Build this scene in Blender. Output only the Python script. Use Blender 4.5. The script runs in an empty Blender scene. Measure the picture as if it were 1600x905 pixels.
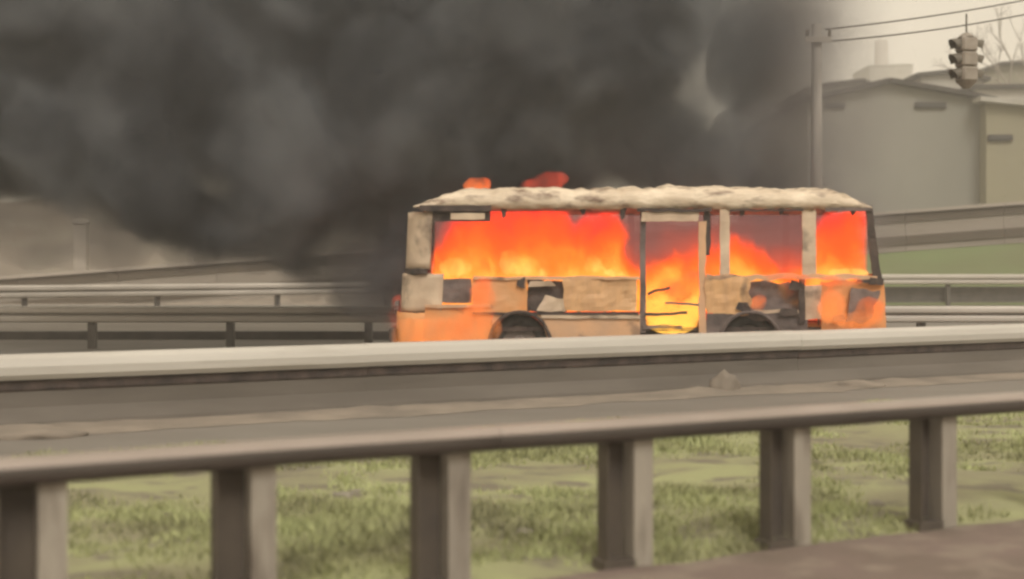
import bpy, bmesh, math, random
import numpy as np
from mathutils import Vector, noise, Matrix
R = math.radians
random.seed(7)
S = bpy.context.scene
COL = S.collection

# ------------------------------------------------------------------ camera
F = 2000.0 / 1600.0
CH = 1.62                                  # eye height above the road
cam_d = bpy.data.cameras.new('camera'); cam = bpy.data.objects.new('camera', cam_d)
COL.objects.link(cam); S.camera = cam
cam.location = (0, 0, CH); cam.rotation_euler = (R(90), 0, 0)
cam_d.sensor_width = 36; cam_d.lens = 36 * F
cam_d.shift_y = -42.5 / 1600
cam_d.dof.use_dof = True; cam_d.dof.focus_distance = 18.7; cam_d.dof.aperture_fstop = 0.95
cam_d.clip_start = 0.1; cam_d.clip_end = 2000

# ------------------------------------------------------------------ world, sun, exposure
SUN_EL, SUN_AZ = R(48), R(-125)            # high behind the camera, a little to the left, veiled
w = bpy.data.worlds.new("World"); S.world = w; w.use_nodes = True
nt = w.node_tree; nt.nodes.clear()
out = nt.nodes.new('ShaderNodeOutputWorld')
sky = nt.nodes.new('ShaderNodeTexSky'); sky.sky_type = 'NISHITA'; sky.sun_disc = False
sky.sun_elevation = SUN_EL; sky.sun_rotation = R(200); sky.dust_density = 4
b1 = nt.nodes.new('ShaderNodeBackground'); b1.inputs[1].default_value = 0.06
nt.links.new(sky.outputs[0], b1.inputs[0])
b2 = nt.nodes.new('ShaderNodeBackground')   # the even cream cloud sheet
b2.inputs[0].default_value = (0.80, 0.70, 0.545, 1); b2.inputs[1].default_value = 0.86
mx = nt.nodes.new('ShaderNodeMixShader'); mx.inputs[0].default_value = 0.88
nt.links.new(b1.outputs[0], mx.inputs[1]); nt.links.new(b2.outputs[0], mx.inputs[2])
nt.links.new(mx.outputs[0], out.inputs[0])

sd = bpy.data.lights.new('sun', 'SUN'); sun = bpy.data.objects.new('sun', sd); COL.objects.link(sun)
sd.energy = 1.5; sd.angle = R(25); sd.color = (1.0, 0.95, 0.88)
sun.rotation_euler = (R(90) - SUN_EL, 0, R(20))

S.view_settings.view_transform = 'Standard'; S.view_settings.look = 'None'
S.view_settings.exposure = 0.62; S.view_settings.gamma = 1
S.render.engine = 'CYCLES'
cy = S.cycles
cy.use_adaptive_sampling = True; cy.adaptive_threshold = 0.03; cy.adaptive_min_samples = 24
cy.use_denoising = True
cy.max_bounces = 5; cy.diffuse_bounces = 2; cy.glossy_bounces = 2; cy.transmission_bounces = 2
cy.volume_bounces = 2; cy.transparent_max_bounces = 16
cy.volume_step_rate = 1.0; cy.volume_max_steps = 160
cy.sample_clamp_indirect = 4
cy.pixel_filter_type = 'GAUSSIAN'; cy.filter_width = 3.0      # soft video lens
cy.time_limit = 560

# ------------------------------------------------------------------ helpers
def PX(x, Y): return (x - 800) * Y / 2000.0
def PZ(y, Y): return CH + (410 - y) * Y / 2000.0
def P(x, y, Y): return Vector((PX(x, Y), Y, PZ(y, Y)))

def tag(o, label=None, cat=None, group=None, kind=None):
    if label: o['label'] = label
    if cat: o['category'] = cat
    if group: o['group'] = group
    if kind: o['kind'] = kind
    return o
def thing(name, loc, label, cat, group=None):
    o = bpy.data.objects.new(name, None); COL.objects.link(o); o.location = loc
    o.empty_display_size = 0.3
    return tag(o, label, cat, group)
def org(parent):
    v = Vector((0, 0, 0)); p = parent
    while p: v += Vector(p.location); p = p.parent
    return v
def obj(name, data, m, parent=None, smooth=False, loc=None):
    """data = (verts, faces) in world space"""
    vs, fs = data
    o0 = Vector(loc) if loc is not None else org(parent)
    me = bpy.data.meshes.new(name)
    me.from_pydata([tuple(Vector(v) - o0) for v in vs], [], fs); me.update()
    bm = bmesh.new(); bm.from_mesh(me); bmesh.ops.recalc_face_normals(bm, faces=bm.faces[:]); bm.to_mesh(me); bm.free()
    if smooth: me.shade_smooth()
    if m: me.materials.append(m)
    o = bpy.data.objects.new(name, me); COL.objects.link(o)
    if parent:
        o.parent = parent; o.location = o0 - org(parent)
    else: o.location = o0
    return o
def join(*ds):
    V, Fc = [], []
    for v, f in ds:
        n = len(V); V += list(v); Fc += [tuple(i + n for i in q) for q in f]
    return V, Fc
def box(x0, x1, y0, y1, z0, z1, bev=0.0):
    if bev <= 0:
        v = [(x, y, z) for x in (x0, x1) for y in (y0, y1) for z in (z0, z1)]
        return v, [(0,1,3,2),(4,6,7,5),(0,4,5,1),(2,3,7,6),(0,2,6,4),(1,5,7,3)]
    bm = bmesh.new(); bmesh.ops.create_cube(bm, size=1)
    for q in bm.verts:
        q.co = Vector(((x0+x1)/2 + q.co.x*(x1-x0), (y0+y1)/2 + q.co.y*(y1-y0), (z0+z1)/2 + q.co.z*(z1-z0)))
    bmesh.ops.bevel(bm, geom=bm.edges[:], offset=bev, segments=1, affect='EDGES')
    r = ([v.co.copy() for v in bm.verts], [tuple(v.index for v in f.verts) for f in bm.faces]); bm.free(); return r
def tube(p0, p1, r0, r1=None, n=8, cap=True):
    p0, p1 = Vector(p0), Vector(p1); r1 = r0 if r1 is None else r1
    d = (p1 - p0).normalized(); a = d.orthogonal().normalized(); b = d.cross(a)
    v = []
    for p, r in ((p0, r0), (p1, r1)):
        for k in range(n):
            t = 2*math.pi*k/n; v.append(p + a*math.cos(t)*r + b*math.sin(t)*r)
    f = [(k, (k+1) % n, n+(k+1) % n, n+k) for k in range(n)]
    if cap: f += [tuple(range(n)), tuple(range(2*n-1, n-1, -1))]
    return v, f
def polytube(pts, r, n=6):
    return join(*[tube(pts[i], pts[i+1], r, r, n) for i in range(len(pts)-1)])
def sweep(pts, prof, closed=True, cap=True):
    """prof = list of (off, z); off is measured to the LEFT normal of travel... towards camera when negative"""
    V, Fc = [], []; n = len(prof)
    for i, p in enumerate(pts):
        a = Vector(pts[max(i-1, 0)]); b = Vector(pts[min(i+1, len(pts)-1)])
        d = (b - a); d.z = 0; d.normalize(); nrm = Vector((-d.y, d.x, 0))
        for (o, z) in prof: V.append(Vector(p) + nrm*o + Vector((0, 0, z)))
    m = n if closed else n-1
    for i in range(len(pts)-1):
        for k in range(m):
            Fc.append((i*n+k, i*n+(k+1) % n, (i+1)*n+(k+1) % n, (i+1)*n+k))
    if closed and cap: Fc += [tuple(range(n)), tuple(range(len(V)-1, len(V)-n-1, -1))]
    return V, Fc
def sheet(fn, us, vs):
    V = [fn(u, v) for u in us for v in vs]; n = len(vs)
    return V, [(i*n+j, (i+1)*n+j, (i+1)*n+j+1, i*n+j+1) for i in range(len(us)-1) for j in range(n-1)]
def lin(a, b, n): return [a + (b-a)*i/(n-1) for i in range(n)]
def nz(x, y, z=0.0): return noise.noise(Vector((x, y, z)))

def panel(c, nu=10, nv=6, thick=0.03, dent=0.02, jag=0.0, seed=0.0, out_=0.0):
    """dented sheet-metal piece: c = four world corners (bl, br, tr, tl)"""
    bl, br, tr, tl = [Vector(q) for q in c]
    nrm = (br-bl).cross(tl-bl).normalized()
    if nrm.y > 0: nrm = -nrm
    F_, B_ = [], []
    for i in range(nu+1):
        u = i/nu
        for j in range(nv+1):
            v = j/nv
            p = bl.lerp(br, u).lerp(tl.lerp(tr, u), v)
            k = Vector((p.x*2.1+seed, p.z*2.7, p.y))
            d = noise.noise(k)*dent + noise.noise(k*3.3)*dent*0.4
            if jag:
                e = 1.0 if (i in (0, nu) or j in (0, nv)) else 0.35
                p = p + Vector((noise.noise(k*2.5+Vector((9, 3, 1)))*jag*e, 0, noise.noise(k*2.5+Vector((2, 17, 5)))*jag*e))
            F_.append(p + nrm*(d+out_)); B_.append(p + nrm*(d+out_-thick))
    V = F_ + B_; N = len(F_); n = nv+1; Fc = []
    for i in range(nu):
        for j in range(nv):
            q = (i*n+j, (i+1)*n+j, (i+1)*n+j+1, i*n+j+1); Fc.append(q); Fc.append(tuple(N+k for k in reversed(q)))
    ring = [i*n for i in range(nu+1)] + [nu*n+j for j in range(1, n)] + [i*n+nv for i in range(nu-1, -1, -1)] + [j for j in range(nv-1, 0, -1)]
    for a in range(len(ring)):
        p, q = ring[a], ring[(a+1) % len(ring)]; Fc.append((p, q, N+q, N+p))
    return V, Fc

# ------------------------------------------------------------------ materials
def mat(name, col, col2=None, rough=0.8, scale=4.0, detail=6, bump=0.0, bscale=None, metal=0.0, stretch=None,
        lo=0.35, hi=0.65, col3=None, scale3=1.0, lo3=0.5, hi3=0.62):
    m = bpy.data.materials.new(name); m.use_nodes = True; t = m.node_tree; n = t.nodes; L = t.links
    bs = n['Principled BSDF']; bs.inputs['Roughness'].default_value = rough; bs.inputs['Metallic'].default_value = metal
    geo = n.new('ShaderNodeNewGeometry'); mp = n.new('ShaderNodeMapping')
    L.new(geo.outputs['Position'], mp.inputs[0])
    if stretch: mp.inputs['Scale'].default_value = stretch
    def nmix(a, b, sc, lo, hi):
        tx = n.new('ShaderNodeTexNoise'); tx.inputs['Scale'].default_value = sc; tx.inputs['Detail'].default_value = detail
        L.new(mp.outputs[0], tx.inputs['Vector'])
        mr = n.new('ShaderNodeMapRange'); mr.inputs[1].default_value = lo; mr.inputs[2].default_value = hi
        L.new(tx.outputs[0], mr.inputs[0])
        mi = n.new('ShaderNodeMix'); mi.data_type = 'RGBA'
        L.new(mr.outputs[0], mi.inputs[0])
        for s, v in ((6, a), (7, b)):
            if isinstance(v, tuple): mi.inputs[s].default_value = (*v, 1)
            else: L.new(v, mi.inputs[s])
        return mi.outputs[2]
    c = col if col2 is None else nmix(col, col2, scale, lo, hi)
    if col3 is not None: c = nmix(c, col3, scale3, lo3, hi3)
    if isinstance(c, tuple): bs.inputs['Base Color'].default_value = (*c, 1)
    else: L.new(c, bs.inputs['Base Color'])
    if bump:
        tx = n.new('ShaderNodeTexNoise'); tx.inputs['Scale'].default_value = bscale or scale*4; tx.inputs['Detail'].default_value = 5
        L.new(mp.outputs[0], tx.inputs['Vector'])
        bp = n.new('ShaderNodeBump'); bp.inputs['Strength'].default_value = bump; bp.inputs['Distance'].default_value = 0.02
        L.new(tx.outputs[0], bp.inputs['Height']); L.new(bp.outputs[0], bs.inputs['Normal'])
    return m

M = {}
M['verge'] = mat('verge_soil', (0.30,0.31,0.155), (0.23,0.215,0.13), 0.95, 1.3, bump=0.8, bscale=9, stretch=(0.6,1,1), lo=0.4, hi=0.6, col3=(0.17,0.15,0.105), scale3=3.5, lo3=0.52, hi3=0.62)
M['ground'] = mat('far_grass', (0.19,0.185,0.09), (0.13,0.12,0.065), 0.95, 0.35, bump=0.3)
M['bank'] = mat('bank_grass', (0.155,0.20,0.085), (0.15,0.15,0.08), 0.95, 0.25, bump=0.3, stretch=(0.4,1,1.6))
M['asphalt'] = mat('worn_asphalt', (0.20,0.18,0.155), (0.16,0.14,0.12), 0.9, 0.9, bump=0.35, bscale=30, stretch=(0.3,1,1))
M['shoulder'] = mat('dusty_shoulder', (0.185,0.135,0.115), (0.15,0.115,0.09), 0.9, 1.6, bump=0.5, bscale=24, col3=(0.22,0.175,0.14), scale3=3.0)
M['dust'] = mat('sandy_dust', (0.27,0.225,0.18), (0.19,0.16,0.13), 0.95, 1.8, bump=0.6, bscale=14)
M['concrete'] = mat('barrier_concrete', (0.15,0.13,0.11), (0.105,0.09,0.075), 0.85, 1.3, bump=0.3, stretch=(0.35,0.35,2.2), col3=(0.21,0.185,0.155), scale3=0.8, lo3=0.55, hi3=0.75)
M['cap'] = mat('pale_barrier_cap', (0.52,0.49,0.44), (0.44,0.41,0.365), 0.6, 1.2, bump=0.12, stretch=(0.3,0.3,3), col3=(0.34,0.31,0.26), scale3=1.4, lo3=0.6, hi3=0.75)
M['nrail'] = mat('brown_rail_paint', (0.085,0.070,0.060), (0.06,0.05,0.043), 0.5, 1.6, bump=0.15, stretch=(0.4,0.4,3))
M['nstrip'] = mat('rail_top_highlight', (0.36,0.30,0.26), (0.28,0.235,0.20), 0.45, 3, stretch=(0.4,0.4,3))  # pale colour stands in for the highlight along the beam top
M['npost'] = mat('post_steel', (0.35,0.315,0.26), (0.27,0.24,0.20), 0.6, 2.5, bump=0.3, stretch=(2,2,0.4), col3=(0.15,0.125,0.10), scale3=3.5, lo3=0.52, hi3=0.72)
M['npost_d'] = mat('shaded_post_web', (0.10,0.08,0.06), (0.07,0.056,0.045), 0.75, 4, bump=0.2)  # dark brown carries the shade inside the channel; footings reuse it
M['galv'] = mat('dull_galvanised', (0.52,0.475,0.42), (0.42,0.38,0.335), 0.5, 1.5, stretch=(0.25,1,3))
M['galvd'] = mat('dirty_post', (0.13,0.115,0.10), (0.09,0.08,0.07), 0.7, 2.5)
M['fascia'] = mat('ramp_fascia', (0.115,0.09,0.065), (0.085,0.068,0.05), 0.85, 0.8, stretch=(0.2,1,2))
M['coping'] = mat('ramp_coping', (0.40,0.35,0.30), (0.32,0.28,0.24), 0.8, 0.9, stretch=(0.2,1,2))
M['parapet'] = mat('ramp_parapet', (0.30,0.26,0.22), (0.235,0.205,0.17), 0.85, 0.6, stretch=(0.25,1,2))
M['cream'] = mat('scorched_cream_paint', (0.64,0.50,0.36), (0.47,0.35,0.25), 0.55, 3.0, bump=0.4, bscale=9, col3=(0.045,0.032,0.028), scale3=1.6, lo3=0.585, hi3=0.72)
M['sand'] = mat('firelit_panel_colour', (0.74,0.44,0.21), (0.56,0.33,0.17), 0.55, 2.6, bump=0.4, bscale=9, stretch=(1.6,1,0.6), col3=(0.11,0.07,0.05), scale3=2.1, lo3=0.62, hi3=0.76)  # cream panels' colour pushed to orange to carry the firelight
M['roofp'] = mat('blistered_roof_paint', (0.78,0.66,0.51), (0.55,0.44,0.32), 0.6, 3.2, bump=1.0, bscale=9, col3=(0.20,0.13,0.09), scale3=3.4, lo3=0.52, hi3=0.66, stretch=(0.6,1,1.5))
M['orange'] = mat('patchy_orange_skirt', (0.70,0.30,0.10), (0.62,0.33,0.15), 0.5, 2.2, bump=0.3, col3=(0.16,0.08,0.05), scale3=2.6, lo3=0.64, hi3=0.78)
M['tan'] = mat('orange_tan_skirt', (0.68,0.40,0.22), (0.55,0.35,0.22), 0.55, 2.4, bump=0.3, col3=(0.10,0.06,0.045), scale3=2.2, lo3=0.62, hi3=0.76)  # orange-tan base with darker noise patches
M['char'] = mat('charred_steel', (0.035,0.026,0.024), (0.085,0.06,0.05), 0.85, 5, bump=0.5)
M['scorch'] = mat('scorched_grey_steel', (0.20,0.15,0.135), (0.09,0.07,0.065), 0.75, 3.5, bump=0.5)
M['tyre'] = mat('tyre_rubber', (0.03,0.027,0.026), (0.05,0.045,0.04), 0.85, 8)
M['rim'] = mat('wheel_rim_steel', (0.22,0.18,0.16), (0.13,0.11,0.1), 0.5, 6)
M['wallg'] = mat('grey_cladding', (0.27,0.26,0.23), (0.22,0.215,0.185), 0.85, 0.15, stretch=(1,1,0.3))
M['wallt'] = mat('olive_tan_cladding', (0.28,0.255,0.17), (0.23,0.215,0.16), 0.85, 0.12, stretch=(1,1,0.3))
M['roofd'] = mat('dark_roof_edge', (0.03,0.027,0.024), (0.05,0.044,0.04), 0.8, 1)
M['roofl'] = mat('pale_roof_sheet', (0.42,0.40,0.36), (0.35,0.33,0.29), 0.7, 0.5)
M['win'] = mat('dark_window_glass', (0.05,0.05,0.05), None, 0.25)
M['pole'] = mat('weathered_pole', (0.50,0.46,0.42), (0.40,0.37,0.33), 0.85, 2, stretch=(3,3,0.5))
M['wire'] = mat('cable_sheath', (0.14,0.125,0.11), None, 0.6)
M['sig'] = mat('signal_housing_paint', (0.34,0.295,0.25), (0.25,0.215,0.175), 0.55, 5)
M['sigd'] = mat('signal_visor_paint', (0.10,0.085,0.062), (0.14,0.12,0.09), 0.6, 6)
M['lens'] = mat('unlit_signal_lens', (0.08,0.05,0.04), None, 0.3)
M['bark'] = mat('bare_bark', (0.34,0.30,0.26), (0.27,0.23,0.2), 0.9, 4)
M['hill'] = mat('brown_hill_scrub', (0.155,0.12,0.09), (0.115,0.092,0.072), 0.95, 0.12, col3=(0.17,0.145,0.11), scale3=0.2)
M['stone'] = mat('pale_stone', (0.30,0.27,0.22), (0.2,0.18,0.14), 0.9, 6, bump=0.4)
M['paint'] = mat('worn_road_paint', (0.55,0.52,0.46), (0.40,0.37,0.33), 0.7, 3)

def grassmat():
    m = bpy.data.materials.new('roadside_grass'); m.use_nodes = True; t = m.node_tree; n = t.nodes; L = t.links
    bs = n['Principled BSDF']; bs.inputs['Roughness'].default_value = 0.85
    geo = n.new('ShaderNodeNewGeometry')
    t1 = n.new('ShaderNodeTexNoise'); t1.inputs['Scale'].default_value = 1.1; t1.inputs['Detail'].default_value = 5
    L.new(geo.outputs['Position'], t1.inputs['Vector'])
    cr = n.new('ShaderNodeValToRGB'); e = cr.color_ramp.elements
    e[0].position = 0.36; e[0].color = (0.23,0.225,0.12,1)
    e[1].position = 0.64; e[1].color = (0.39,0.42,0.20,1)
    k = cr.color_ramp.elements.new(0.48); k.color = (0.31,0.32,0.155,1)
    L.new(t1.outputs[0], cr.inputs[0])
    rm = n.new('ShaderNodeMapRange'); rm.inputs[3].default_value = 0.75; rm.inputs[4].default_value = 1.3
    L.new(geo.outputs['Random Per Island'], rm.inputs[0])
    vm = n.new('ShaderNodeVectorMath'); vm.operation = 'SCALE'
    L.new(cr.outputs[0], vm.inputs[0]); L.new(rm.outputs[0], vm.inputs['Scale'])
    L.new(vm.outputs[0], bs.inputs['Base Color'])
    return m
M['grass'] = grassmat()

def volmat(name, color, dens, scale=None, lo=0.35, hi=0.65, dmin=0.1, emis=None, estr=1.0, step=None, detail=3.0, rough=0.55, xfade=None):
    """volume: scatter colour, density per metre modulated by noise"""
    m = bpy.data.materials.new(name); m.use_nodes = True; t = m.node_tree; n = t.nodes; L = t.links; n.clear()
    o = n.new('ShaderNodeOutputMaterial'); v = n.new('ShaderNodeVolumePrincipled'); L.new(v.outputs[0], o.inputs['Volume'])
    v.inputs['Color'].default_value = (*color, 1); v.inputs['Density'].default_value = dens
    v.inputs['Density Attribute'].default_value = ''
    geo = None
    if scale:
        geo = n.new('ShaderNodeNewGeometry')
        tx = n.new('ShaderNodeTexNoise'); tx.inputs['Scale'].default_value = scale; tx.inputs['Detail'].default_value = detail
        tx.inputs['Roughness'].default_value = rough; tx.inputs['Distortion'].default_value = 0.3
        L.new(geo.outputs['Position'], tx.inputs['Vector'])
        mr = n.new('ShaderNodeMapRange'); mr.interpolation_type = 'SMOOTHSTEP'
        for i, q in enumerate((lo, hi, dmin*dens, dens)): mr.inputs[i+1].default_value = q
        L.new(tx.outputs[0], mr.inputs[0]); res = mr.outputs[0]
        if xfade:
            sp = n.new('ShaderNodeSeparateXYZ'); L.new(geo.outputs['Position'], sp.inputs[0])
            m2 = n.new('ShaderNodeMapRange'); m2.interpolation_type = 'SMOOTHSTEP'
            for i, q in enumerate(xfade): m2.inputs[i+1].default_value = q
            L.new(sp.outputs[0], m2.inputs[0])
            mu = n.new('ShaderNodeMath'); mu.operation = 'MULTIPLY'; L.new(res, mu.inputs[0]); L.new(m2.outputs[0], mu.inputs[1]); res = mu.outputs[0]
        L.new(res, v.inputs['Density'])
    if emis:
        v.inputs['Emission Color'].default_value = (*emis, 1); v.inputs['Emission Strength'].default_value = estr
    return m

# ------------------------------------------------------------------ road geometry frame
D = Vector((0.8925, 0.4511, 0)); N = Vector((-0.4511, 0.8925, 0))
O = Vector((0, 6.52, 0))                     # foot of the near guardrail straight ahead
def RP(s, off, z=0.0): return O + D*s + N*off + Vector((0, 0, z))

# ---- ground sheets
tag(obj('ground', ([(-900,-300,-0.09),(900,-300,-0.09),(900,1500,-0.09),(-900,1500,-0.09)], [(0,1,2,3)]), M['ground']),
    'flat grassy ground stretching to the horizon', kind='structure')
def vf(u, v):
    q = RP(u, v); h = 0.07*nz(q.x*0.9, q.y*0.9) + 0.04*nz(q.x*2.6, q.y*2.6, 2)
    e = max(0, min(1, min(v+0.2, 5.6-v)/0.7)); q.z = -0.03 + (h + 0.07)*e
    return q
tag(obj('grass_verge', sheet(vf, lin(-14, 30, 130), lin(-0.15, 5.6, 40)), M['verge'], smooth=True), 'uneven strip of rough grass and soil behind the near guardrail', kind='structure')
def sf(u, v):
    q = RP(u, v)
    if v > -0.4: q += N*(0.09*nz(u*1.3, 4) + 0.05*nz(u*4, 9))
    q.z = 0.012 + 0.008*nz(q.x*2, q.y*2) - (0.03 if v > -0.05 else 0); return q
tag(obj('near_shoulder', sheet(sf, lin(-14, 30, 150), [-14,-6,-3,-2,-1.4,-1,-0.7,-0.5,-0.35,-0.2,-0.1,0.02]), M['shoulder'], smooth=True), 'dusty brown road shoulder in the lower right corner', kind='structure')
# road beyond the verge: service strip, barrier foot and carriageway with the bus
tag(obj('road', ([tuple(RP(-60, 5.35, 0.0)), tuple(RP(75, 5.35, 0.0)), (70, 41, 0.0), (-70, 41, 0.0)], [(0,1,2,3)]), M['asphalt']),
    'worn grey asphalt carriageway under the burning bus', kind='structure')
def df(u, v):
    q = RP(u, v + (0.25*nz(u*0.7, 3) + 0.12*nz(u*2.6, 8))*(1 if v < 7 else 0)); q.z = 0.004 + (0.03 + max(0, 0.05*nz(u*0.9, 6) + 0.05*nz(u*2.6, v*2)))*max(0, min(1, (v-6.8)/0.5)); return q
tag(obj('dust_strip', sheet(df, lin(-16, 34, 160), lin(6.75, 7.45, 6)), M['dust'], smooth=True), 'sandy dust gathered along the foot of the concrete barrier', kind='structure')
tag(obj('lane_marking', join(*[box(x, x+3.0, 30.0, 30.15, 0.004, 0.008) for x in np.arange(-40, 40, 6)]), M['paint']), 'broken white lane line beyond the bus', kind='structure')

# ---- grass blades (one mass)
def blades(n, seed, s0, s1, o0, o1, h0, h1, wid):
    rg = np.random.default_rng(seed); V = np.zeros((n, 3, 3)); k = 0
    while k < n:
        s = rg.uniform(s0, s1); o = o0 + (o1-o0)*rg.uniform()**1.0
        q = RP(s, o)
        if o > 5.1 + 0.3*nz(s*1.2, 1): continue
        dn = 1.3*nz(q.x*0.45, q.y*0.7, 5) + 0.6*nz(q.x*2.2, q.y*2.2, 7)
        near = max(0, 1 - o/1.4)
        if rg.uniform() > 0.42 + dn*1.6 + near*0.5: continue
        z = vf(s, o).z - 0.01
        a = rg.uniform(0, 2*math.pi); hh = rg.uniform(h0, h1)*(0.8 + 0.7*max(0, dn)); wd = wid*rg.uniform(0.6, 1.4)
        c, s_ = math.cos(a), math.sin(a); lx, ly = rg.normal(0, 0.4*hh, 2)
        V[k] = ((q.x - c*wd, q.y - s_*wd, z), (q.x + c*wd, q.y + s_*wd, z), (q.x + lx, q.y + ly, z + hh)); k += 1
    return V
Vb = np.concatenate([blades(110000, 3, -8.5, 13, 0.02, 5.3, 0.025, 0.075, 0.010), blades(9000, 5, -8.5, 13, 0.0, 0.5, 0.05, 0.12, 0.007)])
me = bpy.data.meshes.new('grass'); me.from_pydata(Vb.reshape(-1, 3).tolist(), [], np.arange(len(Vb)*3).reshape(-1, 3).tolist()); me.materials.append(M['grass'])
g = bpy.data.objects.new('grass', me); COL.objects.link(g); tag(g, 'short rough grass seen between the near guardrail posts', 'grass', kind='stuff')

def rock(c, sx, sy, sz, seed, sub=2):
    bm = bmesh.new(); bmesh.ops.create_icosphere(bm, subdivisions=sub, radius=1)
    for v in bm.verts:
        p = v.co.copy(); k = 1 + 0.35*noise.noise(p*1.3 + Vector((seed, 0, 0))) + 0.15*noise.noise(p*3 + Vector((0, seed, 0)))
        v.co = Vector((c[0] + p.x*sx*k, c[1] + p.y*sy*k, c[2] + p.z*sz*k))
    r = ([v.co.copy() for v in bm.verts], [tuple(v.index for v in f.verts) for f in bm.faces]); bm.free(); return r
# loose stones on the verge
def gpt(x, y):                                  # ground point seen at pixel (x, y)
    Y = 2000*CH/(y-410); return Vector((PX(x, Y), Y, 0))
for i, (x, y, sz) in enumerate([(1322,762,.055),(1368,797,.05),(1310,742,.045),(535,782,.05),(560,777,.04),(583,798,.045),(548,800,.04),(1098,793,.05),(820,842,.045)]):
    q = gpt(x, y); q.z = 0.03
    lab = ['pale flat stone in the grass between the third and second posts from the right', 'palest stone lying lowest in the grass near the second post from the right',
           'small stone highest up the grass right of the third post from the right', 'leftmost pale stone on the bare soil between the second and third posts from the left',
           'small stone topmost of the four on the bare soil left of centre', 'rightmost of the four stones on the bare soil left of centre',
           'small stone lowest of the four on the bare soil left of centre', 'single stone in the grass just left of the third post from the right',
           'low stone in the grass right of the third post from the left'][i]
    tag(obj('stone', rock(q, sz*1.5, sz, sz*0.7, i*3.3), M['stone'], smooth=False, loc=(q.x, q.y, q.z)), lab, 'stone', 'loose stones on the verge')
# sand and rubble heaps at the foot of the barrier
for (x, y, sx, sz, lab) in [(1130,612,.20,.24,'tall pale lump of rubble leaning on the barrier right of centre'), (1335,604,.42,.07,'low sandy heap by the barrier below the rear of the bus'),
        
        (40,682,.5,.10,'broad pale sand heap at the left edge by the barrier')]:
    q = gpt(x, y)
    tag(obj('sand_heap', rock((q.x, q.y, 0.0), sx, 0.28 if sx > .25 else 0.16, sz, x*0.1, 3), M['dust'], smooth=True, loc=(q.x, q.y, 0)), lab, 'sand heap', 'heaps along the barrier foot')

# ---- near guardrail
gr = thing('guardrail', RP(0, 0), 'near brown guardrail with a rounded beam crossing the whole foreground', 'guardrail')
bp_ = [(0.075,0.69),(0.08,0.72),(0.08,0.765),(0.06,0.783),(-0.05,0.783),(-0.062,0.774),(-0.074,0.748),(-0.076,0.735),(-0.070,0.705),(-0.052,0.684),(-0.02,0.672),(0.04,0.672)]   # rounded beam section
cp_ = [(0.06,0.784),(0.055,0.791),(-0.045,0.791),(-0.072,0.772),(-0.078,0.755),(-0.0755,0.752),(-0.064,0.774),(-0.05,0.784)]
def railpts(s0, s1, n, off, sag=0.0): return [RP(s, off + 0.006*nz(s*0.8, 3), 0.006*nz(s*0.5, 8)) for s in lin(s0, s1, n)]
for s0 in np.arange(-13.4, 26, 4.43):
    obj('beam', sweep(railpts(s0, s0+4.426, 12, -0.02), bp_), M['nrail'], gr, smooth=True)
    obj('highlight_strip', sweep(railpts(s0, s0+4.426, 12, -0.02), cp_), M['nstrip'], gr)  # painted highlight laid along the top of the beam
s_post = (RP(0,0) - RP(0,0)).length
def post_near(s):
    # wide pressed-steel post: a pale flange at the right, a recessed channel at the left, its shade in the web colour
    z0, z1 = -0.12, 0.675
    def bxx(a0, a1, o0, o1, z0=z0, z1=z1):
        v = [RP(a, o, z) for a in (a0, a1) for o in (o0, o1) for z in (z0, z1)]
        return v, [(0,1,3,2),(4,6,7,5),(0,4,5,1),(2,3,7,6),(0,2,6,4),(1,5,7,3)]
    c = (s*7.3) % 1
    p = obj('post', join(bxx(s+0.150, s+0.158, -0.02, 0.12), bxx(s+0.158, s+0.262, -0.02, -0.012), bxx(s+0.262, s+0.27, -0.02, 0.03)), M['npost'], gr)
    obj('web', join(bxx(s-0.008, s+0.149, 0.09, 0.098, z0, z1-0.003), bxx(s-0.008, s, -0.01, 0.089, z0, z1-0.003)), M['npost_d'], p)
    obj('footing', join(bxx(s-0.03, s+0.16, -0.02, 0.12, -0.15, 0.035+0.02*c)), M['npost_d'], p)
    return p
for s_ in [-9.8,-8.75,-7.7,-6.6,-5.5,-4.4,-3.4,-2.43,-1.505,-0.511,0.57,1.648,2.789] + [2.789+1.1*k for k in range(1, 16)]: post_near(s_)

# ---- concrete barrier between verge and carriageway
ba = thing('road_barrier', RP(0, 7.55), 'long dark concrete road barrier with a pale protruding cap in front of the bus', 'barrier')
wallp = [(-0.20,0.0),(-0.18,0.07),(-0.06,0.20),(-0.03,0.47),(0.13,0.47),(0.16,0.20),(0.28,0.07),(0.30,0)]
capp = [(-0.10,0.47),(-0.135,0.52),(-0.14,0.60),(-0.11,0.675),(-0.04,0.712),(0.12,0.712),(0.19,0.675),(0.22,0.60),(0.215,0.52),(0.18,0.47)]
k = 0
for s0 in np.arange(-22, 46, 6.0):
    dz = 0.003*math.sin(k*2.1); do = 0.003*math.sin(k*3.7); k += 1
    def seg(s0, s1): return [RP(s, 7.55+do, dz) for s in lin(s0, s1, 9)]
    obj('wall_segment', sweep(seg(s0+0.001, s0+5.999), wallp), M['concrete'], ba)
    obj('cap_shade_band', sweep(seg(s0+0.003, s0+5.997), [(-0.05,0.36),(-0.06,0.38),(-0.06,0.455),(-0.04,0.468),(0.1,0.468),(0.1,0.36)]), M['char'], ba)  # dark strip painted in for the shade under the cap
    obj('cap', sweep(seg(s0+0.001, s0+5.999), [(o, z+0.003) for o, z in capp]), M['cap'], ba, smooth=False)

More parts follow.
